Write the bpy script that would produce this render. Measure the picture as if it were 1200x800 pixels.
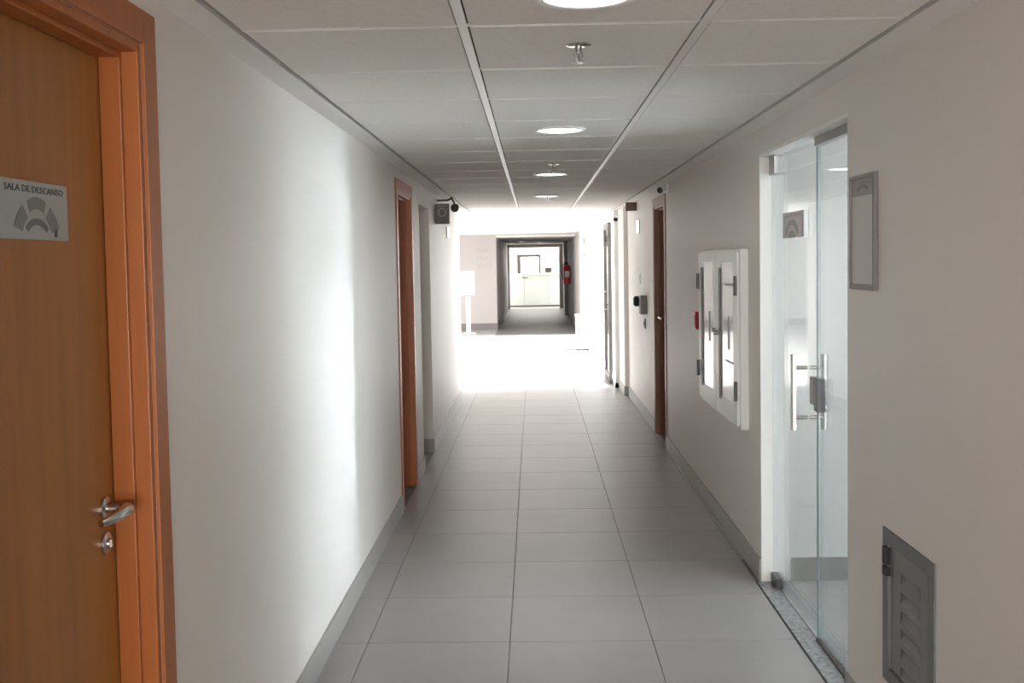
import bpy, bmesh, math, random
from mathutils import Vector, Matrix

for o in list(bpy.data.objects):
    bpy.data.objects.remove(o, do_unlink=True)
S = bpy.context.scene
COL = S.collection
random.seed(4)

# ------------------------------------------------------------------ camera
F_PX, CY_PX = 1248.5, 371.7
PITCH, YAW, ROLL = 0.0523, -0.0213, -0.0170
EYE = 1.6
f0 = Vector((math.sin(YAW), math.cos(YAW), 0)); r0 = Vector((math.cos(YAW), -math.sin(YAW), 0)); u0 = Vector((0, 0, 1))
fw = f0 * math.cos(PITCH) - u0 * math.sin(PITCH)
up = u0 * math.cos(PITCH) + f0 * math.sin(PITCH)
rt = r0 * math.cos(ROLL) + up * math.sin(ROLL)
up = up * math.cos(ROLL) - r0 * math.sin(ROLL)
cam = bpy.data.cameras.new('camera')
cam.sensor_width = 36; cam.lens = F_PX / 1200 * 36
cam.shift_y = (CY_PX - 400) / 1200
cam.clip_start = 0.05; cam.clip_end = 200
camo = bpy.data.objects.new('camera', cam); COL.objects.link(camo)
camo.matrix_world = Matrix(((rt.x, up.x, -fw.x, 0), (rt.y, up.y, -fw.y, 0), (rt.z, up.z, -fw.z, EYE), (0, 0, 0, 1)))
S.camera = camo

# ------------------------------------------------------------------ sky, lights, exposure
w = bpy.data.worlds.new('overcast_sky'); S.world = w; w.use_nodes = True
bg = w.node_tree.nodes['Background']
bg.inputs[0].default_value = (0.93, 0.97, 1.0, 1); bg.inputs[1].default_value = 6.0

def area(name, loc, target, sx, sy, power, color=(1, 1, 1), spread=180):
    l = bpy.data.lights.new(name, 'AREA'); l.shape = 'RECTANGLE'; l.size = sx; l.size_y = sy
    l.energy = power; l.color = color; l.spread = math.radians(spread)
    o = bpy.data.objects.new(name, l); COL.objects.link(o)
    o.location = loc
    o.rotation_euler = (Vector(target) - Vector(loc)).to_track_quat('-Z', 'Y').to_euler()
    return o

# low sun from the right, square to the passage: floods the lobby floor through its glazing
sl = bpy.data.lights.new('sun', 'SUN'); sl.energy = 31; sl.angle = math.radians(14); sl.color = (1, .965, .93)
so = bpy.data.objects.new('sun', sl); COL.objects.link(so)
so.rotation_euler = Vector((-math.cos(math.radians(31)), -.04, -math.sin(math.radians(31)))).to_track_quat('-Z', 'Y').to_euler()
# sky light entering through the glazed lobby wall
area('lobby_daylight', (1.45, 18.2, 1.1), (0, 18.2, 1.1), 9.4, 2.0, 340, (1, .985, .97))
# low daylight through the tall window of the side room: makes the strip on the left wall
area('side_room_beam', (4.66, 5.40, 1.2), (-.87, 4.72, 1.25), 0.15, 2.3, 1.8, (.86, .94, 1), 48)
area('side_room_beam', (4.67, 5.40, 1.2), (-.87, 4.72, 1.24), 0.15, 2.35, 5.0, (.83, .92, 1), 25)
area('side_room_daylight', (4.70, 4.3, 1.2), (0, 4.3, 1.2), 1.6, 2.0, 70, (.84, .93, 1))
area('side_room_fill', (2.6, 3.4, 2.42), (2.6, 3.4, 0), 1.0, 1.0, 75, (.93, .97, 1))  # fill without a fitting, added under the ceiling to brighten the room
# unseen fill added to lift the dark side opening on the left
area('alcove_fill', (-2.0, 8.5, 2.2), (-2.0, 8.5, 0), .6, .6, 1.2, (1, .97, .9))
# reception room at the far end
area('reception_light', (0, 38.6, 2.85), (0, 38.6, 0), 3.4, 2.4, 170, (1, .98, .93))
# unseen fill added behind the camera to brighten the near passage
area('passage_end_fill', (0.1, -4.75, 1.2), (0.1, 0, 1.25), 1.75, 2.1, 150, (1, .965, .93))

S.view_settings.view_transform = 'Standard'; S.view_settings.look = 'None'
S.view_settings.gamma = 1; S.view_settings.exposure = 0.55
S.view_settings.use_curve_mapping = False
S.cycles.use_denoising = True
S.cycles.max_bounces = 10; S.cycles.diffuse_bounces = 6; S.cycles.glossy_bounces = 4
S.cycles.transparent_max_bounces = 12
S.cycles.caustics_reflective = False; S.cycles.caustics_refractive = False
S.cycles.sample_clamp_indirect = 6

# ------------------------------------------------------------------ materials
MATS = {}
def mat(name, col, rough=.5, metal=0, spec=.5, noise=None, bump=None, emit=None, tint=0, coat=0):
    """noise=(scale_xyz, amount) colour mottling in object space; bump=(scale, strength)"""
    if name in MATS: return MATS[name]
    m = bpy.data.materials.new(name); m.use_nodes = True; MATS[name] = m
    nt = m.node_tree; b = nt.nodes['Principled BSDF']
    b.inputs['Base Color'].default_value = (*col, 1); b.inputs['Roughness'].default_value = rough
    b.inputs['Metallic'].default_value = metal; b.inputs['Specular IOR Level'].default_value = spec
    if coat: b.inputs['Coat Weight'].default_value = coat; b.inputs['Coat Roughness'].default_value = .15
    if emit: b.inputs['Emission Color'].default_value = (*emit[0], 1); b.inputs['Emission Strength'].default_value = emit[1]
    geo = nt.nodes.new('ShaderNodeNewGeometry')
    last = None
    if noise:
        mp = nt.nodes.new('ShaderNodeMapping'); mp.inputs['Scale'].default_value = noise[0]
        nt.links.new(geo.outputs['Position'], mp.inputs['Vector'])
        n = nt.nodes.new('ShaderNodeTexNoise'); n.inputs['Scale'].default_value = 1; n.inputs['Detail'].default_value = 5
        nt.links.new(mp.outputs[0], n.inputs['Vector'])
        r = nt.nodes.new('ShaderNodeValToRGB'); a = noise[1]
        r.color_ramp.elements[0].position = .3; r.color_ramp.elements[1].position = .7
        r.color_ramp.elements[0].color = (*[c * (1 - a) for c in col], 1)
        r.color_ramp.elements[1].color = (*[min(1, c * (1 + a)) for c in col], 1)
        nt.links.new(n.outputs['Fac'], r.inputs['Fac']); last = r.outputs['Color']
    if tint:
        oi = nt.nodes.new('ShaderNodeObjectInfo')
        mr = nt.nodes.new('ShaderNodeMapRange'); mr.inputs['To Min'].default_value = 1 - tint; mr.inputs['To Max'].default_value = 1 + tint
        nt.links.new(oi.outputs['Random'], mr.inputs['Value'])
        mx = nt.nodes.new('ShaderNodeVectorMath'); mx.operation = 'SCALE'
        if last: nt.links.new(last, mx.inputs[0])
        else: mx.inputs[0].default_value = col
        nt.links.new(mr.outputs[0], mx.inputs['Scale']); last = mx.outputs[0]
    if last: nt.links.new(last, b.inputs['Base Color'])
    if bump:
        n2 = nt.nodes.new('ShaderNodeTexNoise'); n2.inputs['Scale'].default_value = bump[0]; n2.inputs['Detail'].default_value = 4
        nt.links.new(geo.outputs['Position'], n2.inputs['Vector'])
        bp = nt.nodes.new('ShaderNodeBump'); bp.inputs['Strength'].default_value = bump[1]; bp.inputs['Distance'].default_value = .002
        nt.links.new(n2.outputs['Fac'], bp.inputs['Height']); nt.links.new(bp.outputs[0], b.inputs['Normal'])
    return m

def glass(name, tint, refl=.9):
    m = bpy.data.materials.new(name); m.use_nodes = True; nt = m.node_tree
    nt.nodes.remove(nt.nodes['Principled BSDF']); out = nt.nodes['Material Output']
    t = nt.nodes.new('ShaderNodeBsdfTransparent'); t.inputs[0].default_value = (*tint, 1)
    g = nt.nodes.new('ShaderNodeBsdfGlossy'); g.inputs['Roughness'].default_value = .02
    fr = nt.nodes.new('ShaderNodeFresnel'); fr.inputs[0].default_value = 1.35
    mu = nt.nodes.new('ShaderNodeMath'); mu.operation = 'MULTIPLY'; mu.inputs[1].default_value = refl
    nt.links.new(fr.outputs[0], mu.inputs[0])
    mix = nt.nodes.new('ShaderNodeMixShader')
    nt.links.new(mu.outputs[0], mix.inputs[0]); nt.links.new(t.outputs[0], mix.inputs[1]); nt.links.new(g.outputs[0], mix.inputs[2])
    nt.links.new(mix.outputs[0], out.inputs['Surface'])
    MATS[name] = m
    return m

WALL = mat('wall_paint', (.76, .722, .685), .48, spec=.35, noise=((.8, .8, .5), .015), bump=(180, .06))
WALLC = mat('lobby_paint', (.53, .485, .465), .55, spec=.3)
WHITE = mat('white_paint', (.84, .84, .82), .45)
CEIL = mat('mineral_tile', (.84, .82, .79), .85, spec=.2, noise=((60, 60, 60), .03), bump=(260, .25), tint=.012)
CEILB = mat('plaster', (.84, .82, .80), .8, spec=.2)
RAIL = mat('white_rail', (.82, .81, .79), .35)
VOID = mat('dark_void', (.05, .05, .05), .9)
TILE = mat('porcelain_tile', (.335, .322, .315), .37, spec=.6, noise=((2.5, 2.5, 2.5), .05), tint=.02)
GROUT = mat('grout', (.19, .183, .178), .8)
TILESHADE = mat('shaded_tile', (.17, .155, .148), .42, noise=((2.5, 2.5, 2.5), .05))  # floor tile colour darkened to stand in for shade in the far passage
SKIRT = mat('grey_skirting', (.36, .345, .33), .38, noise=((3, 3, 3), .05))
SKIRTD = mat('dark_skirting', (.22, .19, .185), .45)
GRANITE = mat('granite', (.27, .275, .28), .25, noise=((45, 45, 45), .35))
LEAF = mat('door_veneer', (.345, .145, .037), .42, spec=.4, noise=((26, 26, 1.6), .10))
FRAME = mat('door_frame_wood', (.39, .125, .031), .38, spec=.45, noise=((40, 40, 2.2), .07))
DARKWOOD = mat('brown_frame_wood', (.24, .10, .055), .4, spec=.4, noise=((40, 40, 2.2), .13))
CHROME = mat('brushed_steel', (.62, .60, .57), .24, 1)
STEEL = mat('satin_steel', (.42, .42, .42), .35, 1)
SIGN = mat('sign_plate', (.42, .44, .44), .35, .35)
INK = mat('sign_ink', (.07, .075, .08), .5)
INKM = mat('sign_ink_mid', (.20, .21, .21), .5)
PALE = mat('pale_print', (.55, .56, .55), .5)
GREYM = mat('grey_enamel', (.17, .175, .18), .42, noise=((9, 9, 9), .04))
GREYL = mat('grey_enamel_light', (.22, .225, .23), .4)
BLACK = mat('black_plastic', (.015, .015, .016), .35)
BLACK2 = mat('dark_grey_plastic', (.06, .055, .05), .45)
WPLAS = mat('white_plastic', (.80, .80, .79), .35)
RED = mat('red_enamel', (.50, .015, .03), .3)
PAPER = mat('paper', (.66, .63, .62), .6)
PANEW = mat('back_painted_glass', (.82, .83, .84), .06, spec=.6)
PAPERW = mat('white_card', (.78, .78, .78), .6)
FRAMEG = mat('grey_frame', (.19, .178, .172), .4)
FRAMED = mat('grey_header', (.33, .31, .31), .45)
ALU = mat('aluminium', (.38, .38, .37), .35, .7)
ALUD = mat('dark_aluminium', (.09, .082, .078), .4, .3)
LAMP = mat('lamp_diffuser', (.9, .9, .9), .4, emit=((1, .98, .94), 6))
SCONCE = mat('sconce_glow', (.9, .9, .88), .4, emit=((1, .95, .9), 1.1))
DOWN = mat('small_lamp', (.9, .9, .9), .4, emit=((1, .98, .95), 4))
GLASS = glass('clear_glass', (.935, .955, .957), .7)
GLASSW = glass('window_glass', (.97, .98, .98), .6)
GLASSE = mat('glass_edge', (.26, .32, .32), .25)
CONC = mat('concrete_paving', (.45, .44, .42), .8, noise=((1.5, 1.5, 1.5), .06))
COUNTER = mat('white_counter', (.72, .76, .72), .35, noise=((3, 3, 3), .02))
WARM = mat('warm_grey_panel', (.55, .47, .42), .6)
SCREEN = mat('dark_screen', (.04, .035, .03), .3)

# ------------------------------------------------------------------ helpers
def box(bm, x0, x1, y0, y1, z0, z1, bev=0):
    if x0 > x1: x0, x1 = x1, x0
    if y0 > y1: y0, y1 = y1, y0
    if z0 > z1: z0, z1 = z1, z0
    vs = [bm.verts.new((x, y, z)) for x in (x0, x1) for y in (y0, y1) for z in (z0, z1)]
    fs = [(0, 1, 3, 2), (4, 6, 7, 5), (0, 4, 5, 1), (2, 3, 7, 6), (0, 2, 6, 4), (1, 5, 7, 3)]
    faces = [bm.faces.new([vs[i] for i in f]) for f in fs]
    if bev:
        es = list({e for f in faces for e in f.edges})
        bmesh.ops.bevel(bm, geom=es, offset=bev, segments=2, profile=.6, affect='EDGES')
    return bm

def B(*a, bev=0):
    bm = bmesh.new(); return box(bm, *a, bev=bev)

def lathe(bm, c, axis, prof, n=24):
    """prof: list of (distance along axis, radius); closed where radius is 0"""
    ax = Vector(axis).normalized(); a = ax.orthogonal().normalized(); b = ax.cross(a); c = Vector(c)
    rings = []
    for d, r in prof:
        if r == 0: rings.append([bm.verts.new(c + ax * d)])
        else: rings.append([bm.verts.new(c + ax * d + (a * math.cos(2 * math.pi * i / n) + b * math.sin(2 * math.pi * i / n)) * r) for i in range(n)])
    for p, q in zip(rings, rings[1:]):
        for i in range(n):
            j = (i + 1) % n
            if len(p) == 1 and len(q) == 1: continue
            if len(p) == 1: bm.faces.new((p[0], q[j], q[i]))
            elif len(q) == 1: bm.faces.new((p[i], p[j], q[0]))
            else: bm.faces.new((p[i], p[j], q[j], q[i]))
    return bm

def tube(bm, pts, r, n=12):
    pts = [Vector(p) for p in pts]; rings = []
    prev = None
    for i, p in enumerate(pts):
        t = (pts[min(i + 1, len(pts) - 1)] - pts[max(i - 1, 0)]).normalized()
        if prev is None: a = t.orthogonal().normalized()
        else: a = (prev - t * prev.dot(t)).normalized()
        prev = a; b = t.cross(a)
        rr = r[i] if isinstance(r, (list, tuple)) else r
        rings.append([bm.verts.new(p + (a * math.cos(2 * math.pi * k / n) + b * math.sin(2 * math.pi * k / n)) * rr) for k in range(n)])
    for p, q in zip(rings, rings[1:]):
        for i in range(n):
            j = (i + 1) % n; bm.faces.new((p[i], p[j], q[j], q[i]))
    bm.faces.new(rings[0][::-1]); bm.faces.new(rings[-1])
    return bm

def wloc(o):
    v = Vector((0, 0, 0))
    while o: v = v + o.location; o = o.parent
    return v

def obj(name, bm, m, parent=None, smooth=False):
    bmesh.ops.recalc_face_normals(bm, faces=bm.faces[:])
    lo = Vector([min(v.co[i] for v in bm.verts) for i in range(3)]); hi = Vector([max(v.co[i] for v in bm.verts) for i in range(3)])
    c = (lo + hi) / 2
    bmesh.ops.translate(bm, verts=bm.verts[:], vec=-c)
    me = bpy.data.meshes.new(name); bm.to_mesh(me); bm.free()
    me.materials.append(m)
    if smooth:
        for p in me.polygons: p.use_smooth = True
        try: me.set_sharp_from_angle(angle=math.radians(38))
        except Exception: pass
    o = bpy.data.objects.new(name, me); COL.objects.link(o)
    o.location = c - (wloc(parent) if parent else Vector((0, 0, 0)))
    if parent: o.parent = parent
    return o

def tag(o, label, cat=None, group=None, kind=None):
    if label: o['label'] = label
    if cat: o['category'] = cat
    if group: o['group'] = group
    if kind: o['kind'] = kind
    return o

def thing(name, label, cat, loc, group=None, kind=None):
    o = bpy.data.objects.new(name, None); o.empty_display_size = .1; COL.objects.link(o); o.location = loc
    return tag(o, label, cat, group, kind)

def instance(src, name, loc, parent=None):
    o = bpy.data.objects.new(name, src.data); COL.objects.link(o)
    o.location = Vector(loc) - (wloc(parent) if parent else Vector((0, 0, 0)))
    if parent: o.parent = parent
    return o

def text(name, body, size, m, parent, loc, right, upv, width=None, depth=.0006):
    cu = bpy.data.curves.new(name, 'FONT'); cu.body = body; cu.size = size; cu.align_x = 'CENTER'; cu.align_y = 'CENTER'
    cu.extrude = depth / 2; cu.resolution_u = 2
    t = bpy.data.objects.new('tmp', cu); COL.objects.link(t)
    bpy.context.view_layer.update()
    me = bpy.data.meshes.new_from_object(t.evaluated_get(bpy.context.evaluated_depsgraph_get()))
    bpy.data.objects.remove(t); bpy.data.curves.remove(cu)
    xs = [v.co.x for v in me.vertices]
    k = (width / (max(xs) - min(xs))) if width else 1
    R_, U_ = Vector(right).normalized(), Vector(upv).normalized(); N_ = R_.cross(U_)
    for v in me.vertices:
        c = v.co.copy(); v.co = R_ * (c.x * k) + U_ * c.y + N_ * c.z
    me.name = name; me.materials.append(m)
    o = bpy.data.objects.new(name, me); COL.objects.link(o)
    o.location = Vector(loc) - wloc(parent); o.parent = parent
    return o

def arc_plate(bm, c, right, upv, r0, r1, a0, a1, th, n=14, sx=1.0):
    R_, U_ = Vector(right), Vector(upv); N_ = R_.cross(U_); c = Vector(c); rings = []
    for i in range(n + 1):
        a = a0 + (a1 - a0) * i / n
        d = R_ * (math.cos(a) * sx) + U_ * math.sin(a)
        rings.append([bm.verts.new(c + d * r + N_ * z) for r, z in ((r0, 0), (r1, 0), (r1, th), (r0, th))])
    for p, q in zip(rings, rings[1:]):
        for i in range(4):
            j = (i + 1) % 4; bm.faces.new((p[i], p[j], q[j], q[i]))
    bm.faces.new(rings[0]); bm.faces.new(rings[-1][::-1])

# ------------------------------------------------------------------ measures
XL, XR, ZC = -0.872, 1.100, 2.220
T = 0.6356                       # ceiling module
FT = 0.60                        # floor tile
LEND, REND = 12.55, 13.30        # where the near passage opens to the lobby
LOB0, LOB1 = 13.30, 25.2
FARX0, FARX1, FAR1 = -0.885, 0.985, 36.0
NEAR = -5.0

# ------------------------------------------------------------------ floor
fl = obj('floor', B(-6, 6.0, NEAR - .3, 44, -.12, -.004), GROUT); tag(fl, 'grey porcelain tiled floor running down the passage', kind='structure')
xs = [XL, -.726, -.126, .474, 1.074]
g = .0018
rows = [y for y in [4.4127 + FT * k for k in range(-9, 35)] if y < 22.9]
protos = {}
def floor_tile(x0, x1, y0, y1):
    key = (round(x1 - x0, 3), round(y1 - y0, 3))
    c = ((x0 + x1) / 2, (y0 + y1) / 2, -.005)
    if key not in protos:
        protos[key] = obj('floor_tile', B(x0 + g, x1 - g, y0 + g, y1 - g, -.010, 0, bev=.0012), TILE, fl)
    else: instance(protos[key], 'floor_tile', c, fl)
for y in rows:
    for a, b in zip(xs, xs[1:]): floor_tile(a, b, y, y + FT)
    if not 3.4 < y < 5.2: floor_tile(1.074, XR + .03, y, y + FT)
# lobby, far passage and side rooms: larger slabs of the same tile, far floor coloured darker as shade
yl = rows[-1] + FT
def slab(x0, x1, y0, y1, m=TILE): obj('floor_slab', B(x0 + g, x1 - g, y0 + g, y1 - g, -.010, 0), m, fl)
for i in range(8): slab(-6, XL, 12.70 + 1.56 * i, 12.70 + 1.56 * (i + 1))
slab(XL, 1.3, yl, 30, TILESHADE); slab(XL - .1, 1.3, 30, 36, TILESHADE); slab(-3, 3, 36, 43.5)
slab(-3.2, XL - .004, 7.9, 9.3)
slab(1.175, 1.6, 1.3, 5.35); slab(1.6, 5.2, 1.3, 7.0)

# ------------------------------------------------------------------ walls
def wall_x(name, label, x0, x1, y0, y1, z1, holes, m=WALL):
    """wall along Y with rectangular openings (ya, yb, za, zb)"""
    bm = bmesh.new(); ys = sorted({y0, y1, *[h[0] for h in holes], *[h[1] for h in holes]})
    for a, b in zip(ys, ys[1:]):
        hs = [h for h in holes if h[0] <= a + 1e-6 and h[1] >= b - 1e-6]
        z = 0
        for h in sorted(hs, key=lambda h: h[2]):
            if h[2] > z: box(bm, x0, x1, a, b, z, h[2])
            z = h[3]
        if z < z1: box(bm, x0, x1, a, b, z, z1)
    bmesh.ops.remove_doubles(bm, verts=bm.verts[:], dist=1e-5)
    return tag(obj(name, bm, m), label, kind='structure')

D1 = dict(y0=1.49, y1=2.395, zt=2.10); D2 = dict(y0=6.845, y1=7.605, zt=2.07); D3 = dict(y0=8.98, y1=9.74, zt=2.07)
REC = (8.16, 8.935, 0, 2.05)
GL = (3.765, 5.212, 0, 2.086)
LOUV = (2.945, 3.355, .27, .727)
WT = .15
wall_l = wall_x('wall_left', 'long off white left wall of the passage', XL - WT, XL, NEAR, LEND, ZC + .06,
       [(D1['y0'], D1['y1'], 0, D1['zt']), (D2['y0'], D2['y1'], 0, D2['zt']), REC])
wall_r = wall_x('wall_right', 'off white right wall with the glazed doorway', XR, XR + .12, NEAR, REND, ZC + .06,
       [(D3['y0'], D3['y1'], 0, D3['zt']), GL, LOUV])
wn = obj('wall_near', B(XL - WT, XR + .12, NEAR - .15, NEAR, 0, ZC + .06), WALL); tag(wn, 'wall closing the passage behind the photographer', kind='structure')
# alcove behind the left opening
bm = bmesh.new()
box(bm, -3.3, XL - WT, 7.80, 7.92, 0, ZC + .06); box(bm, -3.3, XL - WT, 9.2, 9.32, 0, ZC + .06); box(bm, -3.4, -3.3, 7.8, 9.32, 0, ZC + .06)
tag(obj('wall_alcove', bm, WALL), 'dim walls of the side opening on the left', kind='structure')
# backing rooms behind the closed doors
# side room behind the glazed door
bm = bmesh.new()
box(bm, XR + .12, 1.6, 5.232, 5.35, 0, 2.6); box(bm, 1.52, 1.6, 5.35, 7.0, 0, 2.6); box(bm, 1.52, 5.2, 7.0, 7.1, 0, 2.6)
box(bm, XR + .12, 5.2, 1.15, 1.3, 0, 2.6)
tag(obj('wall_side_room', bm, WHITE), 'white walls of the small room behind the glass door', kind='structure')
wsb = wall_x('wall_side_room_back', 'back wall of the side room with a tall window', 4.5, 4.6, 1.3, 7.0, 2.6, [(3.4, 5.65, .05, 2.40)], WHITE)
# pilaster where the right wall meets the lobby glazing
tag(obj('wall_pilaster', B(XR - .05, XR, 12.50, 13.30, 0, ZC, bev=.003), WALL), 'shallow pilaster ending the right wall at the lobby', kind='structure')
# lobby shell
bm = bmesh.new()
box(bm, -6, XL - WT, 12.40, 12.55, 0, ZC + .06)
tag(obj('wall_lobby_near', bm, WALLC), 'near wall of the bright lobby, left of the passage', kind='structure')
bm = bmesh.new()
box(bm, -6, FARX0, LOB1, LOB1 + .15, 0, ZC + .06); box(bm, FARX0 - .15, FARX0, LOB1 + .15, FAR1, 0, ZC + .06)
wf = tag(obj('wall_lobby_far', bm, WALLC), 'greyish pink wall of the lobby left of the far passage', kind='structure')
bm = bmesh.new()
box(bm, FARX1, FARX1 + .15, 23.2, FAR1, 0, ZC + .06)
tag(obj('wall_far_right', bm, WALLC), 'grey right wall of the far passage', kind='structure')
# doorway to reception
bm = bmesh.new()
box(bm, FARX0 - .15, FARX0 + .065, FAR1, FAR1 + .15, 0, 2.2); box(bm, FARX1 - .13, FARX1 + .15, FAR1, FAR1 + .15, 0, 2.2); box(bm, FARX0 + .065, FARX1 - .13, FAR1, FAR1 + .15, 2.06, 2.2)
tag(obj('trim_1', bm, mat('trim_grey', (.36, .34, .33), .5)), 'dark frame of the opening at the far end', kind='structure')
bm = bmesh.new()
box(bm, -3, -2.9, FAR1 + .15, 43, 0, 2.9); box(bm, 2.9, 3, FAR1 + .15, 43, 0, 2.9); box(bm, -3, 3, 43, 43.12, 0, 2.9)
box(bm, -3, FARX0 - .15, FAR1, FAR1 + .15, 0, 2.9); box(bm, FARX1 + .15, 3, FAR1, FAR1 + .15, 0, 2.9); box(bm, FARX0 - .15, FARX1 + .15, FAR1, FAR1 + .15, 2.2, 2.9)
tag(obj('wall_reception', bm, WHITE), 'pale walls of the bright room at the far end', kind='structure')

# ------------------------------------------------------------------ ceiling
YC1 = 2.8352 + T * 17
cl = obj('ceiling', B(-6, 1.35, NEAR - .2, 43.2, 2.92, 3.0), CEILB); tag(cl, 'white suspended ceiling of square mineral tiles', kind='structure')
obj('ceiling_void', B(XL - WT, XR + .12, NEAR, YC1, ZC + .055, ZC + .075), VOID, cl)
obj('plaster_margin', B(XL, -.781, NEAR, YC1 + .02, ZC, ZC + .05), CEILB, cl)
obj('plaster_margin', B(1.003, XR, NEAR, YC1 + .02, ZC, ZC + .05), CEILB, cl)
obj('plaster_ceiling', B(XL, 1.3, YC1 + .02, LOB1 + .01, ZC, ZC + .06), CEILB, cl)
obj('plaster_ceiling', B(-6, XL, 12.40, LOB1, ZC, ZC + .06), CEILB, cl)
obj('passage_ceiling', B(FARX0 - .15, FARX1 + .15, LOB1 + .01, FAR1, 2.17, 2.22), CEILB, cl)
obj('alcove_ceiling', B(-3.4, XL - WT, 7.8, 9.32, ZC, ZC + .06), CEILB, cl)
obj('side_room_ceiling', B(XR + .12, 5.2, 1.15, 7.1, 2.44, 2.5), CEILB, cl)
cols = [-.775, -.177, .458, .997]
cp = {}
k0 = -12
for k in range(k0, 17):
    ya = 2.8352 + T * k
    for a, b in zip(cols, cols[1:]):
        key = round(b - a, 3)
        if key not in cp: cp[key] = obj('ceiling_tile', B(a + .0165, b - .0165, ya + .0115, ya + T - .0115, ZC - .001, ZC + .016, bev=.002), CEIL, cl)
        else: instance(cp[key], 'ceiling_tile', ((a + b) / 2, ya + T / 2, ZC + .0075), cl)
for x in cols[1:3]:
    bm = bmesh.new(); box(bm, x - .0125, x + .0125, 2.8352 + T * k0, YC1, ZC - .004, ZC + .002); box(bm, x - .002, x + .002, 2.8352 + T * k0, YC1, ZC + .002, ZC + .035)
    obj('main_rail', bm, RAIL, cl)
for k in range(k0, 18):
    y = 2.8352 + T * k
    for a, b in zip(cols, cols[1:]):
        key = ('r', round(b - a, 3))
        if key not in cp: cp[key] = obj('cross_rail', B(a + .0125, b - .0125, y - .0055, y + .0055, ZC - .0005, ZC + .006), RAIL, cl)
        else: instance(cp[key], 'cross_rail', ((a + b) / 2, y, ZC + .00275), cl)

# ------------------------------------------------------------------ skirting
def skirt(name, label, runs, m=SKIRT, h=.115):
    e = thing(name, label, None, (runs[0][0], runs[0][2], 0), kind='structure')
    for x0, x1, y0, y1 in runs: obj('skirting_board', B(x0, x1, y0, y1, 0, h, bev=.0015), m, e)
sk = .010
skirt('baseboard_left', 'low grey skirting along the left wall', [(XL, XL + sk, NEAR, D1['y0'] - .075), (XL, XL + sk, D1['y1'] + .077, D2['y0'] - .077), (XL, XL + sk, D2['y1'] + .077, REC[0]),
      (XL - WT, XL + sk, REC[1] - sk, REC[1]), (XL, XL + sk, REC[1], LEND)])
skirt('baseboard_right', 'low grey skirting along the right wall', [(XR - sk, XR, NEAR, GL[0]), (XR - sk, XR, GL[1], D3['y0'] - .077), (XR - sk, XR, D3['y1'] + .077, 12.5), (XR - .05 - sk, XR, 12.5 - sk, 12.5), (XR - .05 - sk, XR - .05, 12.5, 13.3)])
skirt('baseboard_lobby', 'dark skirting under the greyish pink lobby wall', [(-6, FARX0 + sk, LOB1 - .012, LOB1), (FARX0, FARX0 + sk, LOB1, FAR1)], SKIRTD, .15)
skirt('baseboard_side_room', 'grey skirting seen through the glass door', [(1.25, 4.5, 5.222, 5.232)], mat('side_skirting', (.30, .295, .29), .4), .115)

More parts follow.
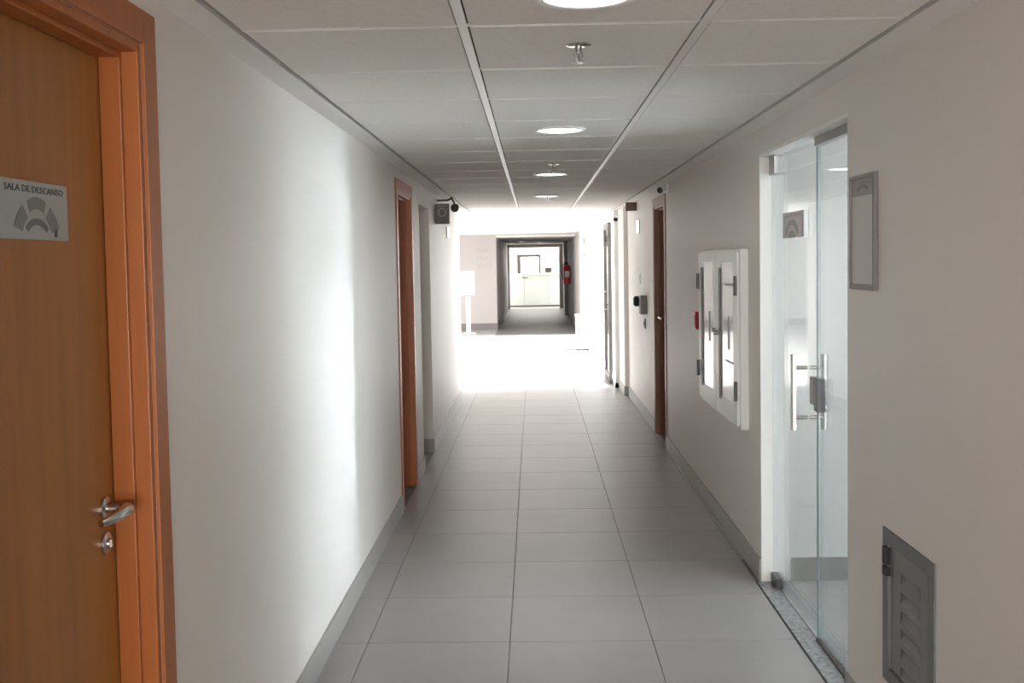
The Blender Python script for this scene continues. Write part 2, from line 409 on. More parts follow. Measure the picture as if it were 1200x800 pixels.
# ------------------------------------------------------------------ wooden doors
def wood_door(name, label, side, D, leafm, framem, handle_far=True, plate=False):
    xw = XL if side < 0 else XR
    X = lambda d: xw + side * d          # d > 0 goes into the wall
    y0, y1, zt = D['y0'], D['y1'], D['zt']
    e = thing(name, label, None, (xw, (y0 + y1) / 2, 0), kind='structure')
    c = .075; p = -.008
    obj('architrave', B(X(p), X(.0), y1, y1 + c, 0, zt + c, bev=.0015), framem, e)
    obj('architrave', B(X(p), X(.0), y0 - c, y0, 0, zt + c, bev=.0015), framem, e)
    obj('architrave', B(X(p), X(.0), y0, y1, zt, zt + c, bev=.0015), framem, e)
    j = .022
    obj('jamb', B(X(0), X(WT - .03), y1 - j, y1, 0, zt, bev=.002), framem, e)
    obj('jamb', B(X(0), X(WT - .03), y0, y0 + j, 0, zt, bev=.002), framem, e)
    obj('jamb', B(X(0), X(WT - .03), y0 + j, y1 - j, zt - j, zt, bev=.002), framem, e)
    s = .013
    obj('door_stop', B(X(.036), X(.083), y1 - j - s, y1 - j, 0, zt - j, bev=.002), framem, e)
    obj('door_stop', B(X(.036), X(.083), y0 + j, y0 + j + s, 0, zt - j, bev=.002), framem, e)
    obj('door_stop', B(X(.036), X(.083), y0 + j + s, y1 - j - s, zt - j - s, zt - j, bev=.002), framem, e)
    lf = obj('door_leaf', B(X(.085), X(.12), y0 + j + .002, y1 - j - .002, .006, zt - j - .002, bev=.0015), leafm, e)
    # lever handle on its rose, and the lock rose with a key cylinder
    ye = (y1 - j - s - .055) if handle_far else (y0 + j + s + .055); sg = -1 if handle_far else 1
    hz = 1.072; n = Vector((-side, 0, 0))
    bm = bmesh.new(); base = Vector((X(.085), ye, hz))
    lathe(bm, base, n, [(0, 0), (0, .026), (.007, .026), (.010, .022), (.010, 0)], 28)
    lathe(bm, base, n, [(.010, .011), (.044, .011)], 16)
    pts = [base + n * .040, base + n * .057 + Vector((0, sg * .012, .001)), base + n * .062 + Vector((0, sg * .04, .002)), base + n * .058 + Vector((0, sg * .085, -.001)), base + n * .044 + Vector((0, sg * .122, -.005))]
    tube(bm, pts, [.013, .015, .0145, .012, .008], 14)
    h = obj('door_handle', bm, CHROME, lf, True); tag(h, 'curved steel lever handle')
    bm = bmesh.new(); base = Vector((X(.085), ye, hz - .078))
    lathe(bm, base, n, [(0, 0), (0, .025), (.006, .025), (.009, .021), (.009, .012), (.014, .011), (.014, 0)], 28)
    box(bm, X(.085) + n.x * .013, X(.085) + n.x * .017, ye - .0012, ye + .0012, hz - .086, hz - .070)
    tag(obj('lock_rose', bm, CHROME, lf, True), 'round steel lock rose')
    if plate:
        xp = X(.085); xo = xp + n.x * .004
        pl = obj('sign_plate', B(xp, xo, 1.890, 2.172, 1.657, 1.768, bev=.001), SIGN, e); tag(pl, 'grey door sign with dark lettering over an arched emblem')
        cyy = 2.035; R_, U_ = Vector((0, 1, 0)), Vector((0, 0, 1))
        text('lettering', 'SALA DE DESCANSO', .018, INK, pl, (xo + .0005, cyy - .004, 1.752), R_, U_, .240)
        bm = bmesh.new(); cc = Vector((xo + .0002, cyy, 1.656))
        arc_plate(bm, cc, R_, U_, .060, .083, math.radians(62), math.radians(118), .0007, 12, 1.0)
        arc_plate(bm, cc, R_, U_, .052, .080, math.radians(18), math.radians(54), .0007, 12, 1.22)
        arc_plate(bm, cc, R_, U_, .052, .080, math.radians(126), math.radians(162), .0007, 12, 1.22)
        obj('emblem', bm, INKM, pl)
        bm = bmesh.new(); arc_plate(bm, cc + Vector((0, 0, -.01)), R_, U_, .040, .052, math.radians(40), math.radians(140), .0008, 12, 1.2)
        obj('emblem', bm, mat('emblem_grey', (.16, .165, .165), .5), pl)
        obj('emblem', B(xo, xo + .001, 2.108, 2.120, 1.664, 1.680), INK, pl)
    return e
wood_door('door_1', 'orange brown wooden door nearest on the left, with a grey sign', -1, D1, LEAF, FRAME, True, True)
wood_door('door_2', 'recessed wooden door farther along the left wall', -1, D2, LEAF, mat('frame_wood_mid', (.40, .115, .035), .38, noise=((40, 40, 2.2), .13)), False)
wood_door('door_3', 'dark brown wooden door along the right wall', 1, D3, DARKWOOD, DARKWOOD, True)
# unseen backs added behind these doors so no sky light leaks in
bm = bmesh.new()
box(bm, XL - WT - .02, XL - WT, 1.4, 2.5, 0, 2.2); box(bm, XL - WT - .02, XL - WT, 6.75, 7.7, 0, 2.2); box(bm, XR + .12, XR + .14, 8.9, 9.85, 0, 2.2)
tag(obj('wall_light_stop', bm, WALL), 'added backs behind the closed wooden doors, keeping sky light out', kind='structure')

# ------------------------------------------------------------------ glazed doorway on the right
XG = 1.162; gt = .010
e = thing('door_4', 'frameless glass door with side panel in the right wall', None, (XG, 4.49, 0), kind='structure')
YJ = 4.392
gd = obj('glass_leaf', B(XG - gt / 2, XG + gt / 2, YJ + .003, 5.205, .010, 2.078), GLASS, e); tag(gd, 'clear hinged glass leaf with a steel pull')
gp = obj('glass_panel', B(XG - gt / 2, XG + gt / 2, GL[0] + .012, YJ - .003, .012, 2.05), GLASS, e); tag(gp, 'fixed clear glass side panel')
obj('glass_edge', B(XG - gt / 2, XG + gt / 2, YJ + .0005, YJ + .0028, .010, 2.078), GLASSE, gd)
obj('header_channel', B(XG - .013, XG + .013, GL[0], YJ, 2.048, 2.086), ALU, e)
obj('side_channel', B(XG - .012, XG + .012, GL[0], GL[0] + .012, 0, 2.046), RAIL, e)
obj('floor_channel', B(XG - .010, XG + .010, GL[0], YJ, 0, .012), ALUD, e)
obj('pivot_fitting', B(XG - .018, XG + .018, 5.10, 5.207, 1.995, 2.082, bev=.004), STEEL, e)
obj('pivot_fitting', B(XG - .018, XG + .018, 5.08, 5.207, .004, .052, bev=.004), mat('dark_steel', (.10, .10, .10), .4, .6), e)
yh = 4.545
for sx in (-1, 1):
    bm = bmesh.new(); xb = XG + sx * .064
    tube(bm, [(xb, yh, .862), (xb, yh, 1.185)], .0115, 16)
    for z in (.915, 1.128): tube(bm, [(XG + sx * .006, yh, z), (xb, yh, z)], .009, 14)
    tag(obj('pull_handle', bm, CHROME, gd, True), 'straight steel pull bar')
lk = obj('door_lock', B(XG - .016, XG + .016, YJ + .004, YJ + .075, .985, 1.10, bev=.003), mat('lock_grey', (.16, .165, .17), .4, .3), gd); tag(lk, 'square steel lock')
obj('lock_strike', B(XG - .018, XG + .018, YJ - .055, YJ - .002, .965, 1.10, bev=.003), mat('lock_grey', (.16, .165, .17), .4, .3), gp)
# sign stuck on the glass leaf
xo = XG - gt / 2 - .004
pl = obj('sign_plate', B(XG - gt / 2, xo, 4.605, 4.965, 1.685, 1.800, bev=.001), mat('sign_plate_pale', (.60, .58, .59), .4, .2), gd); tag(pl, 'pale grey sign with an arched emblem on the glass')
obj('sign_edge', B(xo - .001, XG - gt / 2, 4.597, 4.607, 1.685, 1.800), FRAMEG, gd)
R_, U_ = Vector((0, -1, 0)), Vector((0, 0, 1)); cc = Vector((xo - .0006, 4.79, 1.684))
bm = bmesh.new()
arc_plate(bm, cc, R_, U_, .058, .082, math.radians(15), math.radians(165), .0007, 16, 1.5)
arc_plate(bm, cc, R_, U_, .001, .034, math.radians(0), math.radians(180), .0007, 14, 1.8)
for v in bm.verts: pass
em = obj('emblem', bm, mat('emblem_pale', (.38, .37, .38), .5), gd)
text('lettering', 'SALA DE ESPERA', .019, mat('emblem_pale', (.38, .37, .38), .5), gd, (xo - .0006, 4.785, 1.783), R_, U_, .29)
# threshold
th = thing('trim_2', 'speckled granite threshold under the glass door', None, (1.12, 4.49, 0), kind='structure')
obj('threshold_stone', B(1.078, XG - .006, GL[0] - .12, GL[1], -.006, .003), GRANITE, th)
obj('threshold_stone', B(XG + .006, XR + .12, GL[0], GL[1], -.006, .002), GRANITE, th)
obj('threshold_joint', B(1.070, 1.078, GL[0] - .12, GL[1], -.006, .0015), VOID, th)
obj('threshold_joint', B(XG - .006, XG + .006, YJ, GL[1], -.006, .001), VOID, th)
# white lining of the opening
ln = thing('trim_3', 'white lining around the glazed opening', None, (1.14, 4.49, 0), kind='structure')
obj('lining', B(XR - .001, XR + .12, GL[1] - .004, GL[1] + .012, 0, GL[3], bev=.001), WHITE, ln)
obj('lining', B(XR - .001, XR + .12, GL[0], GL[1] - .004, GL[3] - .004, GL[3] + .012, bev=.001), WHITE, ln)
# window of the side room
wi = thing('window_1', 'tall window at the back of the side room', None, (4.55, 4.27, 0), kind='structure')
for (a, b, z0, z1) in ((3.4, 3.44, .05, 2.40), (5.61, 5.65, .05, 2.40), (3.44, 5.61, .05, .09), (3.44, 5.61, 2.36, 2.40), (4.25, 4.29, .09, 2.36)):
    obj('window_frame', B(4.51, 4.57, a, b, z0, z1), RAIL, wi)
obj('pane', B(4.54, 4.546, 3.44, 4.25, .09, 2.36), GLASSW, wi); obj('pane', B(4.54, 4.546, 4.29, 5.61, .09, 2.36), GLASSW, wi)

# ------------------------------------------------------------------ lobby glazing
XW = 1.03
wi = thing('window_2', 'glazed lobby wall with slim grey posts on the right', None, (XW, 18.8, 0), kind='structure')
posts = [13.33, 14.75, 16.6, 18.6, 20.6, 23.17]
for i, y in enumerate(posts):
    obj('mullion', B(XW - .03, XW + .04, y - .03, y + .03, 0, 2.12), WHITE if i == 0 else ALU if i != 2 else mat('light_aluminium', (.6, .6, .6), .4, .3), wi)
for a, b in zip(posts, posts[1:]):
    obj('pane', B(XW, XW + .008, a + .03, b - .03, .06, 2.08), GLASSW, wi)
obj('head_rail', B(XW - .03, XW + .04, 13.3, 23.2, 2.08, 2.14), RAIL, wi)
obj('sill_rail', B(XW - .03, XW + .04, 13.3, 23.2, 0, .06), RAIL, wi)
obj('head_panel', B(XW - .03, XW + .04, 13.3, 23.2, 2.14, ZC + .05), WHITE, wi)
# dark framed glass door standing in that glazing
dr = thing('door_5', 'dark framed glass door in the lobby glazing', None, (XW - .04, 14.3, 0), kind='structure')
ya, yb = 13.72, 14.62
for (a, b, z0, z1) in ((ya, ya + .05, .01, 2.08), (yb - .05, yb, .01, 2.08), (ya + .05, yb - .05, .01, .10), (ya + .05, yb - .05, 2.0, 2.08)):
    obj('door_frame', B(XW - .075, XW - .034, a, b, z0, z1), ALUD, dr)
obj('pane', B(XW - .058, XW - .052, ya + .05, yb - .05, .10, 2.0), GLASSW, dr)
bm = bmesh.new(); tube(bm, [(XW - .11, yb - .12, .9), (XW - .11, yb - .12, 1.2)], .011)
for z in (.93, 1.17): tube(bm, [(XW - .11, yb - .12, z), (XW - .058, yb - .12, z)], .008)
obj('pull_handle', bm, STEEL, dr, True)
# left lobby glazing, mostly out of sight
wi = thing('window_3', 'glazing on the far left side of the lobby', None, (-5, 18.8, 0), kind='structure')
for y in (12.6, 15.7, 18.8, 21.9, 25.1): obj('mullion', B(-5.04, -4.96, y - .04, y + .04, 0, ZC), RAIL, wi)
obj('pane', B(-5.004, -4.996, 12.6, 25.1, .05, ZC - .05), GLASSW, wi)
# unseen wall added to keep the sun out of the side room
tag(obj('wall_sun_blocker', B(9, 9.4, -2, 8, 0, 6.5), CONC), 'unseen added wall blocking the sun from the side room', kind='structure')
# paving outside
tag(obj('floor_outside', B(1.36, 40, 5.5, 44, -.14, -.02), CONC), 'pale paving outside the lobby glazing', kind='structure')
tag(obj('floor_outside', B(-40, -6.0, 5.5, 44, -.14, -.02), CONC), 'pale paving outside the left lobby glazing', kind='structure')

# ------------------------------------------------------------------ ceiling fittings
ords = ['nearest the photographer, cut by the top of the photo', 'second nearest, above the glass door', 'third along the ceiling, between two sprinklers', 'farthest along the tiled ceiling, near the lobby']
def ceiling_light(y, label):
    e = thing('ceiling_light', label, 'ceiling light', (.132, y, ZC), 'round recessed ceiling lights')
    bm = bmesh.new()
    lathe(bm, (.132, y, ZC - .0012), (0, 0, -1), [(0, .100), (0, .124), (.004, .126), (.010, .121), (.012, .112), (.008, .102), (0, .100)], 48)
    obj('trim_ring', bm, RAIL, e, True)
    bm = bmesh.new()
    lathe(bm, (.132, y, ZC - .0005), (0, 0, -1), [(0, .101), (.006, .101), (.009, .085), (.010, 0)], 40)
    obj('diffuser', bm, LAMP, e, True)
ly = 2.8352 - T / 2
for i in range(4): ceiling_light(ly + 4 * T * i + (.0 if i < 3 else .0), 'round recessed ceiling light ' + ords[i])
for y, l in ((ly - 4 * T, 'first round recessed ceiling light behind the photographer'), (ly - 8 * T, 'round recessed ceiling light by the near end wall')): ceiling_light(y, l)

def sprinkler(y, label):
    e = thing('fire_sprinkler', label, 'sprinkler', (.138, y, ZC), 'fire sprinklers along the ceiling')
    bm = bmesh.new(); lathe(bm, (.138, y, ZC - .001), (0, 0, -1), [(0, 0), (0, .036), (.003, .036), (.006, .028), (.007, .011), (.007, 0)], 28)
    obj('escutcheon', bm, mat('chrome_plate', (.8, .78, .75), .15, 1), e, True)
    bm = bmesh.new(); lathe(bm, (.138, y, ZC - .006), (0, 0, -1), [(0, 0), (0, .010), (.014, .010), (.016, .007), (.020, .006), (.020, 0)], 18)
    obj('body', bm, STEEL, e, True)
    bm = bmesh.new()
    for s in (-1, 1): tube(bm, [(.138 + s * .006, y, ZC - .022), (.138 + s * .013, y, ZC - .032), (.138 + s * .010, y, ZC - .044), (.138, y, ZC - .050)], .0022, 8)
    obj('frame_arm', bm, STEEL, e, True)
    bm = bmesh.new(); lathe(bm, (.138, y, ZC - .024), (0, 0, -1), [(0, 0), (0, .003), (.024, .003), (.024, 0)], 10)
    obj('glass_bulb', bm, FRAMEG, e, True)
    bm = bmesh.new(); lathe(bm, (.138, y, ZC - .050), (0, 0, -1), [(0, 0), (0, .008), (.0015, .017), (.003, .017), (.003, 0)], 20)
    obj('deflector', bm, STEEL, e, True)
for y, l in ((3.10, 'nearest steel fire sprinkler hanging from the ceiling'), (6.87, 'second steel sprinkler, just before the third round light'), (10.1, 'farthest steel sprinkler, beside the last round light')): sprinkler(y, l)

# security camera in the right ceiling corner
e = thing('security_camera', 'small bullet security camera high on the right wall near the ceiling', 'camera', (XR, 8.6, 2.18))
bm = bmesh.new(); lathe(bm, (XR, 8.72, 2.17), (-1, 0, 0), [(0, 0), (0, .034), (.012, .034), (.018, .026), (.018, 0)], 24); obj('base', bm, WPLAS, e, True)
bm = bmesh.new(); tube(bm, [(XR - .016, 8.72, 2.17), (XR - .04, 8.70, 2.168), (XR - .055, 8.66, 2.165)], .010); obj('arm', bm, WPLAS, e, True)
bm = bmesh.new(); d = Vector((-.35, -.9, -.18)).normalized(); c0 = Vector((XR - .045, 8.68, 2.168))
lathe(bm, c0, d, [(0, 0), (0, .024), (.01, .028), (.085, .028), (.105, .030), (.105, .024)], 24); obj('housing', bm, WPLAS, e, True)
bm = bmesh.new(); lathe(bm, c0 + d * .098, d, [(0, 0), (0, .0245), (.004, .0245), (.006, .012), (.008, 0)], 24); obj('lens', bm, BLACK, e, True)

# ------------------------------------------------------------------ wall fittings, right
# glazed cabinet
y0, y1, z0, z1, pr = 5.50, 6.79, .708, 1.645, .042
xf = XR - pr
e = thing('wall_cabinet', 'white wall cabinet with two narrow glazed doors beyond the glass doorway', 'cabinet', (XR, (y0 + y1) / 2, z0))
fb = .05
bm = bmesh.new()
box(bm, xf, XR, y0, y0 + .03, z0, z1, .003); box(bm, xf, XR, y1 - .03, y1, z0, z1, .003); box(bm, xf, XR, y0 + .03, y1 - .03, z0, z0 + .03, .003); box(bm, xf, XR, y0 + .03, y1 - .03, z1 - .03, z1, .003)
box(bm, XR - .004, XR - .001, y0 + .03, y1 - .03, z0 + .03, z1 - .03)
obj('carcass', bm, WPLAS, e)
ym = (y0 + y1) / 2
for (a, b, hs) in ((y0 + .012, ym - .003, -1), (ym + .003, y1 - .012, 1)):
    bm = bmesh.new(); xd0, xd1 = xf - .016, xf - .001
    la, lb = (.10, .15) if hs < 0 else (.09, .15)
    box(bm, xd0, xd1, a, a + la, z0 + .02, z1 - .015, .002); box(bm, xd0, xd1, b - lb, b, z0 + .02, z1 - .015, .002)
    box(bm, xd0, xd1, a + la, b - lb, z0 + .02, z0 + .115, .002); box(bm, xd0, xd1, a + la, b - lb, z1 - .07, z1 - .015, .002)
    dd = obj('cabinet_door', bm, WPLAS, e)
    obj('pane', B(xd0 + .004, xd0 + .008, a + la, b - lb, z0 + .115, z1 - .07), PANEW, dd)
    # dark gasket along the far edge of the opening
    obj('gasket', B(xd0 - .001, xd0 + .012, b - lb - .012, b - lb + .058, z0 + .10, z1 - .10), mat('gasket_grey', (.13, .13, .135), .5), dd)
    obj('gasket', B(xd0 - .001, xd0 + .009, a + la + .14, a + la + .155, z0 + .40, z1 - .36), mat('gasket_pale', (.35, .35, .36), .5), dd)
    yh2 = a + .006 if hs < 0 else b - .006
    for z in (z0 + .20, z1 - .19):
        bm = bmesh.new(); tube(bm, [(xd0 - .006, yh2, z - .05), (xd0 - .006, yh2, z + .05)], .010, 12); obj('hinge', bm, mat('hinge_grey', (.10, .10, .10), .4, .4), dd, True)
    if hs < 0:
        bm = bmesh.new(); tube(bm, [(xd0 + .01, b - .04, 1.175), (xd0 - .022, b - .04, 1.175)], .013, 14); obj('knob', bm, STEEL, dd, True)
        obj('gasket', B(xd0 - .001, xd0 + .009, a + la, a + la + .24, z1 - .195, z1 - .183), mat('gasket_pale', (.35, .35, .36), .5), dd)
        obj('gasket', B(xd0 - .001, xd0 + .008, a + la, a + la + .22, z0 + .33, z0 + .336), mat('gasket_pale', (.35, .35, .36), .5), dd)
    else:
        bm = bmesh.new(); tube(bm, [(xd0 + .01, a + .04, 1.185), (xd0 - .020, a + .04, 1.185)], .011, 14); obj('knob', bm, STEEL, dd, True)
# fire alarm call point
e = thing('alarm_call_point', 'small red fire alarm button on the right wall past the cabinet', 'alarm button', (XR, 7.13, 1.12))
obj('housing', B(XR - .036, XR, 7.08, 7.18, 1.13, 1.245, bev=.005), RED, e); obj('push_plate', B(XR - .039, XR - .035, 7.105, 7.155, 1.160, 1.215, bev=.001), PAPERW, e)
# wall notice frame
e = thing('notice_frame', 'tall grey framed notice on the right wall beside the glass door', 'frame', (XR, 3.565, 1.486))
a, b, z0, z1 = 3.430, 3.700, 1.486, 1.868
bm = bmesh.new(); xf = XR - .014
box(bm, xf, XR, a, a + .020, z0, z1, .002); box(bm, xf, XR, b - .014, b, z0, z1, .002); box(bm, xf, XR, a + .020, b - .014, z0, z0 + .018, .002); box(bm, xf, XR, a + .020, b - .014, z1 - .014, z1, .002)
obj('moulding', bm, FRAMEG, e)
sh = obj('sheet', B(XR - .007, XR - .004, a + .018, b - .012, z0 + .016, z1 - .012), PAPER, e)
obj('header_band', B(XR - .0085, XR - .0065, a + .018, b - .012, z1 - .070, z1 - .012), FRAMED, e)
bm = bmesh.new(); arc_plate(bm, (XR - .0088, 3.565, z1 - .062), (0, -1, 0), (0, 0, 1), .020, .030, math.radians(20), math.radians(160), .0007, 12, 2.2); obj('emblem', bm, INKM, e)
text('lettering', 'AVISO', .013, INKM, e, (XR - .0086, 3.565, z1 - .027), (0, -1, 0), (0, 0, 1), .10)
# louvred access panel low in the wall
a, b, z0, z1 = 2.930, 3.368, .255, .742
e = thing('louvered_panel', 'grey metal louvred access panel set low in the right wall', 'vent', (XR, (a + b) / 2, z0))
bm = bmesh.new(); xf = XR - .006
fwid = .052
box(bm, xf, XR + .035, a, a + fwid, z0, z1, .001); box(bm, xf, XR + .035, b - fwid, b, z0, z1, .001); box(bm, xf, XR + .035, a + fwid, b - fwid, z0, z0 + .045, .001); box(bm, xf, XR + .035, a + fwid, b - fwid, z1 - .045, z1, .001)
obj('frame', bm, GREYM, e)
da, db, dz0, dz1 = a + fwid + .012, b - fwid - .006, z0 + .049, z1 - .049
ns = 6; sy0, sy1 = da + .07, db - .085
# door sheet with openings for the louvres
bm = bmesh.new(); xs_, xe_ = XR + .004, XR + .007
zs = [dz1 - .062 - .058 * i for i in range(ns)]
box(bm, xs_, xe_, da, sy0, dz0, dz1); box(bm, xs_, xe_, sy1, db, dz0, dz1)
edges = [dz1] + [v for z in zs for v in (z, z - .036)] + [dz0]
for i in range(0, len(edges), 2):
    if edges[i] - edges[i + 1] > .001: box(bm, xs_, xe_, sy0, sy1, edges[i + 1], edges[i])
pd = obj('panel_door', bm, GREYL, e)
for z in zs:
    bm = bmesh.new(); zb_ = z - .036; t_ = .002
    pr_ = ((xs_, zb_), (xs_ + .022, z - .002), (xs_ + .022, z), (xs_ + .022 - t_, z), (xs_ - t_, zb_))
    rr = [[bm.verts.new((x_, y_, z_)) for x_, z_ in pr_] for y_ in (sy0, sy1)]
    for i in range(5): bm.faces.new((rr[0][i], rr[0][(i + 1) % 5], rr[1][(i + 1) % 5], rr[1][i]))
    bm.faces.new(rr[0][::-1]); bm.faces.new(rr[1])
    box(bm, xs_, xs_ + .022, sy0 - .002, sy0, zb_, z); box(bm, xs_, xs_ + .022, sy1, sy1 + .002, zb_, z); box(bm, xs_, xs_ + .022, sy0, sy1, z, z + .0015)
    obj('louver', bm, GREYL, pd)
obj('back', B(XR + .035, XR + .04, a + fwid, b - fwid, z0 + .045, z1 - .045), mat('dark_grey', (.035, .035, .035), .6), e)
obj('latch', B(xf - .012, xf + .006, b - .062, b - .030, .633, .688, bev=.002), BLACK, e)
obj('latch', B(xf - .012, xf + .006, b - .062, b - .030, .598, .626, bev=.002), BLACK, e)
# devices past the brown door
e = thing('exit_light', 'dark square exit light high on the right wall', 'exit light', (XR, 11.4, 2.12))
obj('housing', B(XR - .115, XR, 11.36, 11.40, 2.115, 2.205, bev=.003), BLACK2, e); obj('face', B(XR - .108, XR - .008, 11.356, 11.361, 2.122, 2.198), mat('exit_face', (.10, .035, .02), .4), e)
def sconce(x, s, y, za, zb, label):
    e = thing('wall_sconce', label, 'wall light', (x, y, za), 'slim white wall lights')
    obj('back_plate', B(x, x + s * .012, y - .05, y + .05, za, zb, bev=.003), WPLAS, e)
    obj('diffuser', B(x + s * .012, x + s * .030, y - .04, y + .04, za + .01, zb - .01, bev=.006), SCONCE, e)
sconce(XR, -1, 11.11, 1.865, 2.01, 'slim white wall light beside the exit light on the right')
sconce(XL, 1, 10.75, 1.845, 1.965, 'slim white wall light under the left sign box')
e = thing('light_switch', 'faint white switch plate above the grey soap unit', 'switch', (XR, 11.08, 1.36))
obj('plate', B(XR - .008, XR, 11.04, 11.12, 1.35, 1.46, bev=.002), WPLAS, e); obj('rocker', B(XR - .013, XR - .007, 11.06, 11.10, 1.38, 1.43, bev=.001), WHITE, e)
e = thing('wall_dispenser', 'grey wall dispenser with a black spout before the brown door', 'dispenser', (XR, 10.52, 1.05))
obj('housing', B(XR - .065, XR, 10.44, 10.60, 1.06, 1.245, bev=.012), mat('grey_plastic', (.23, .20, .19), .4), e)
bm = bmesh.new(); lathe(bm, (XR - .055, 10.62, 1.185), (-1, .0, 0), [(0, 0), (0, .045), (.015, .052), (.045, .052), (.06, .036), (.06, 0)], 20); obj('spout', bm, BLACK, e, True)
e = thing('wall_socket', 'small grey socket below the wall dispenser', 'socket', (XR, 10.6, .92))
obj('plate', B(XR - .012, XR, 10.55, 10.65, .915, 1.01, bev=.002), mat('socket_grey', (.24, .22, .21), .4), e); obj('insert', B(XR - .018, XR - .011, 10.57, 10.63, .94, .985, bev=.001), BLACK2, e)

# ------------------------------------------------------------------ wall fittings, left
e = thing('hanging_sign_box', 'dark square sign box with a pale ring, bracketed high on the left wall', 'sign', (XL, 9.55, 1.95))
yb = 9.55
bx = obj('box', B(XL - .0, XL + .125, yb - .02, yb + .02, 1.945, 2.125, bev=.003), mat('sign_dark', (.15, .14, .125), .45), e)
bm = bmesh.new(); arc_plate(bm, (XL + .060, yb - .0205, 2.048), (1, 0, 0), (0, 0, 1), .026, .042, 0, 2 * math.pi, .001, 24); obj('ring', bm, mat('ring_grey', (.33, .32, .29), .5), e)
obj('top_band', B(XL + .02, XL + .10, yb - .0215, yb - .0195, 2.098, 2.108), mat('ring_grey', (.33, .32, .29), .5), e)
e2 = thing('spot_lamp', 'small dark adjustable lamp on a bracket above the left sign box', 'lamp', (XL, 9.75, 2.17))
bm = bmesh.new(); tube(bm, [(XL, 9.70, 2.165), (XL + .10, 9.70, 2.165), (XL + .145, 9.70, 2.19)], .010); obj('bracket', bm, BLACK2, e2, True)
bm = bmesh.new(); tube(bm, [(XL + .13, 9.70, 2.185), (XL + .155, 9.69, 2.15), (XL + .165, 9.69, 2.12)], .008); obj('stem', bm, BLACK2, e2, True)
bm = bmesh.new(); lathe(bm, (XL + .168, 9.70, 2.10), (-.1, -.95, -.2), [(-.03, 0), (-.03, .018), (0, .034), (.035, .038), (.035, .030), (.03, 0)], 20); obj('head', bm, BLACK2, e2, True)

# ------------------------------------------------------------------ lobby and far passage
e = thing('dispenser_stand', 'white hand gel dispenser on a thin stand by the lobby wall', 'stand', (-1.49, 23.9, 0))
bm = bmesh.new(); lathe(bm, (-1.49, 23.9, 0), (0, 0, 1), [(0, 0), (0, .17), (.012, .17), (.02, .15), (.024, .03), (.024, 0)], 32); obj('base', bm, WPLAS, e, True)
bm = bmesh.new(); tube(bm, [(-1.49, 23.9, .02), (-1.49, 23.9, .9)], .05, 16); obj('pole', bm, WPLAS, e, True)
obj('dispenser_box', B(-1.64, -1.34, 23.82, 23.98, .86, 1.40, bev=.015), WPLAS, e)
obj('drip_tray', B(-1.56, -1.42, 23.80, 23.96, .835, .862, bev=.004), mat('tray_grey', (.3, .3, .3), .4), e)
e = thing('waste_bin', 'low white bin with grey front against the bright lobby glazing', 'bin', (.86, 19.1, 0))
bm = bmesh.new(); box(bm, .735, .965, 18.95, 19.30, .02, .58, .012); obj('body', bm, WPLAS, e)
obj('lid', B(.725, .975, 18.94, 19.31, .58, .63, bev=.01), WHITE, e); obj('front_panel', B(.80, .87, 18.943, 18.951, .12, .48), mat('panel_grey', (.45, .44, .44), .5), e)
for x in (.76, .94):
    bm = bmesh.new(); lathe(bm, (x, 19.0, 0), (0, 0, 1), [(0, 0), (0, .018), (.02, .018), (.02, 0)], 12); obj('foot', bm, BLACK2, e)
# faint lettering on the lobby wall
e = thing('wall_lettering', 'faint grey lettering in three lines on the greyish pink lobby wall', 'lettering', (-1.12, LOB1 - .001, 1.5))
LM = mat('letter_grey', (.43, .40, .39), .5)
for body, z, wd in (('SALA 1', 1.87, .36), ('SALA 2', 1.69, .36), ('ENTRADA', 1.50, .34)):
    text('lettering', body, .135, LM, e, (-1.17, LOB1 - .003, z), (1, 0, 0), (0, 0, 1), wd, .004)
# fire extinguisher on the far right wall
ye = 28.6; xe = FARX1 - .10
e = thing('fire_extinguisher', 'red fire extinguisher hanging on the right wall of the far passage', 'extinguisher', (xe, ye, .95))
bm = bmesh.new(); lathe(bm, (xe, ye, .98), (0, 0, 1), [(0, 0), (0, .08), (.015, .095), (.44, .095), (.49, .075), (.52, .03), (.52, 0)], 24); obj('cylinder', bm, RED, e, True)
bm = bmesh.new(); lathe(bm, (xe, ye, 1.49), (0, 0, 1), [(0, 0), (0, .028), (.05, .028), (.05, 0)], 14); box(bm, xe - .10, xe + .02, ye - .012, ye + .012, 1.53, 1.555); obj('valve', bm, BLACK, e)
bm = bmesh.new(); tube(bm, [(xe - .03, ye, 1.52), (xe - .12, ye - .02, 1.48), (xe - .125, ye - .02, 1.3), (xe - .11, ye - .02, 1.1)], .014, 10); obj('hose', bm, BLACK, e, True)
obj('label', B(xe - .06, xe + .06, ye - .098, ye - .090, 1.16, 1.32), PAPERW, e)
tag(obj('extinguisher_sign', B(FARX1 - .012, FARX1, ye - .12, ye + .12, 1.58, 1.78), PAPERW), 'white plate on the wall above the red extinguisher', 'sign')
# dark post near the extinguisher
tag(obj('trim_4', B(FARX1 - .10, FARX1, 31.2, 31.6, 0, 2.17), FRAMEG), 'dark grey pillar on the right of the far passage', kind='structure')
# little downlights of the far passage
for x, y, l in ((-.35, 31.5, 'tiny bright ceiling light of the far passage, left one'), (.18, 33.0, 'tiny bright ceiling light of the far passage, right one')):
    e = thing('small_downlight', l, 'ceiling light', (x, y, 2.17), 'small far ceiling lights')
    bm = bmesh.new(); lathe(bm, (x, y, 2.169), (0, 0, -1), [(0, .07), (.006, .085), (.012, .08), (.008, .07)], 24); obj('trim_ring', bm, RAIL, e, True)
    bm = bmesh.new(); lathe(bm, (x, y, 2.169), (0, 0, -1), [(0, 0), (0, .07), (.007, .07), (.007, 0)], 24); obj('diffuser', bm, DOWN, e, True)

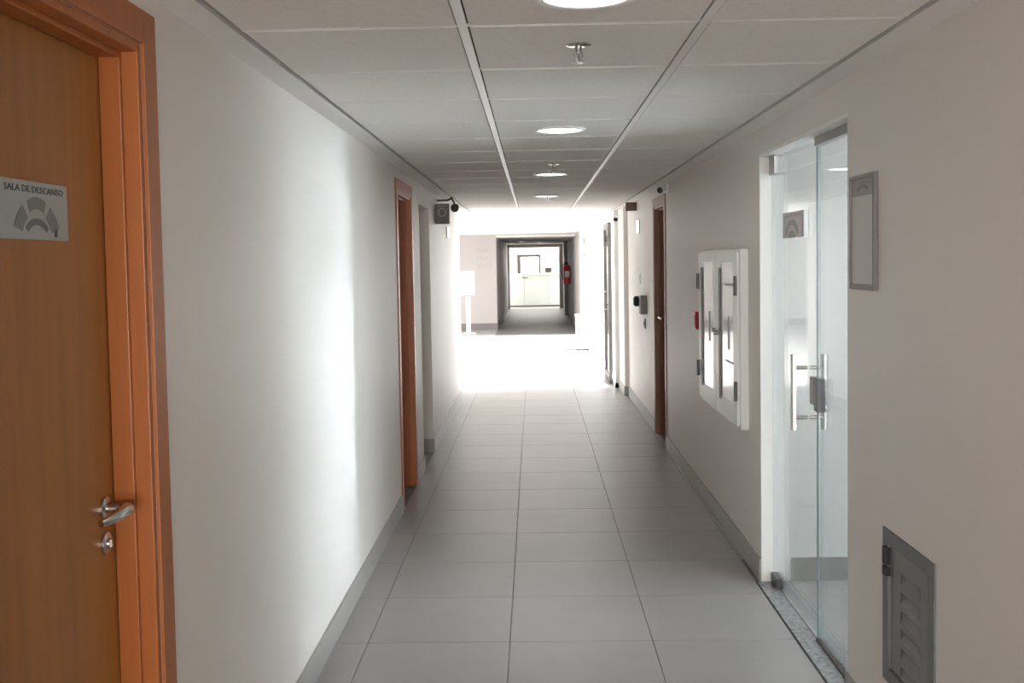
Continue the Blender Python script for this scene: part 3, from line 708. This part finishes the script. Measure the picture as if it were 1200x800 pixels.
# reception room
e = thing('reception_counter', 'white reception counter filling the far doorway', 'counter', (0, 37.6, 0))
obj('front', B(-2.2, 2.2, 37.5, 37.56, .05, 1.12), COUNTER, e); obj('worktop', B(-2.25, 2.25, 37.45, 38.1, 1.12, 1.16, bev=.004), WHITE, e)
obj('plinth', B(-2.15, 2.15, 37.53, 37.6, 0, .05), FRAMEG, e)
for x in (-1.2, -.35, .5, 1.35): obj('joint_strip', B(x - .006, x + .006, 37.496, 37.501, .05, 1.12), mat('joint_grey', (.5, .52, .5), .5), e)
obj('slot', B(-.42, -.22, 37.494, 37.501, 1.0, 1.04), FRAMEG, e)
e = thing('framed_window', 'dark framed bright window behind the reception counter', 'window', (-.2, 42.98, 1.2))
bm = bmesh.new()
box(bm, -.66, -.53, 42.93, 43, 1.05, 1.86); box(bm, -.53, .22, 42.93, 43, 1.77, 1.86); box(bm, -.55, .22, 42.93, 43, 1.05, 1.09); box(bm, .20, .26, 42.93, 43, 1.05, 1.86); obj('frame', bm, SCREEN, e)
obj('pane', B(-.55, .20, 42.97, 42.99, 1.09, 1.80), mat('lit_pane', (.9, .9, .9), .3, emit=((1, 1, 1), 2.2)), e)
tag(obj('wall_panel', B(.32, 1.25, 42.94, 43, 1.0, 1.9), WARM), 'warm beige panel on the reception back wall', 'panel')
e = thing('counter_monitor', 'dark screen standing on the reception counter', 'monitor', (.55, 37.8, 1.16))
obj('screen', B(.40, .62, 37.75, 37.78, 1.20, 1.36, bev=.004), SCREEN, e); obj('stand', B(.49, .53, 37.77, 37.79, 1.16, 1.24), SCREEN, e); obj('base', B(.44, .58, 37.72, 37.84, 1.16, 1.168), SCREEN, e)
e = thing('desk_lamp', 'small white box on the right end of the reception counter', 'box', (.72, 37.8, 1.16))
obj('body', B(.66, .80, 37.72, 37.86, 1.16, 1.30, bev=.005), WPLAS, e); obj('lid', B(.655, .805, 37.715, 37.865, 1.30, 1.32, bev=.003), WHITE, e)
e.name = 'storage_box'
for x, l in ((-.16, 'dark bottle on the reception counter, left of its neighbour'), (.04, 'dark bottle on the counter nearer the screen')):
    e = thing('bottle', l, 'bottle', (x, 37.8, 1.16), 'bottles on the reception counter')
    bm = bmesh.new(); lathe(bm, (x, 37.8, 1.16), (0, 0, 1), [(0, 0), (0, .035), (.10, .035), (.13, .014), (.16, .014), (.16, 0)], 16); obj('body', bm, FRAMEG, e, True)
    bm = bmesh.new(); lathe(bm, (x, 37.8, 1.32), (0, 0, 1), [(0, 0), (0, .016), (.03, .016), (.03, 0)], 12); obj('cap', bm, BLACK2, e, True)
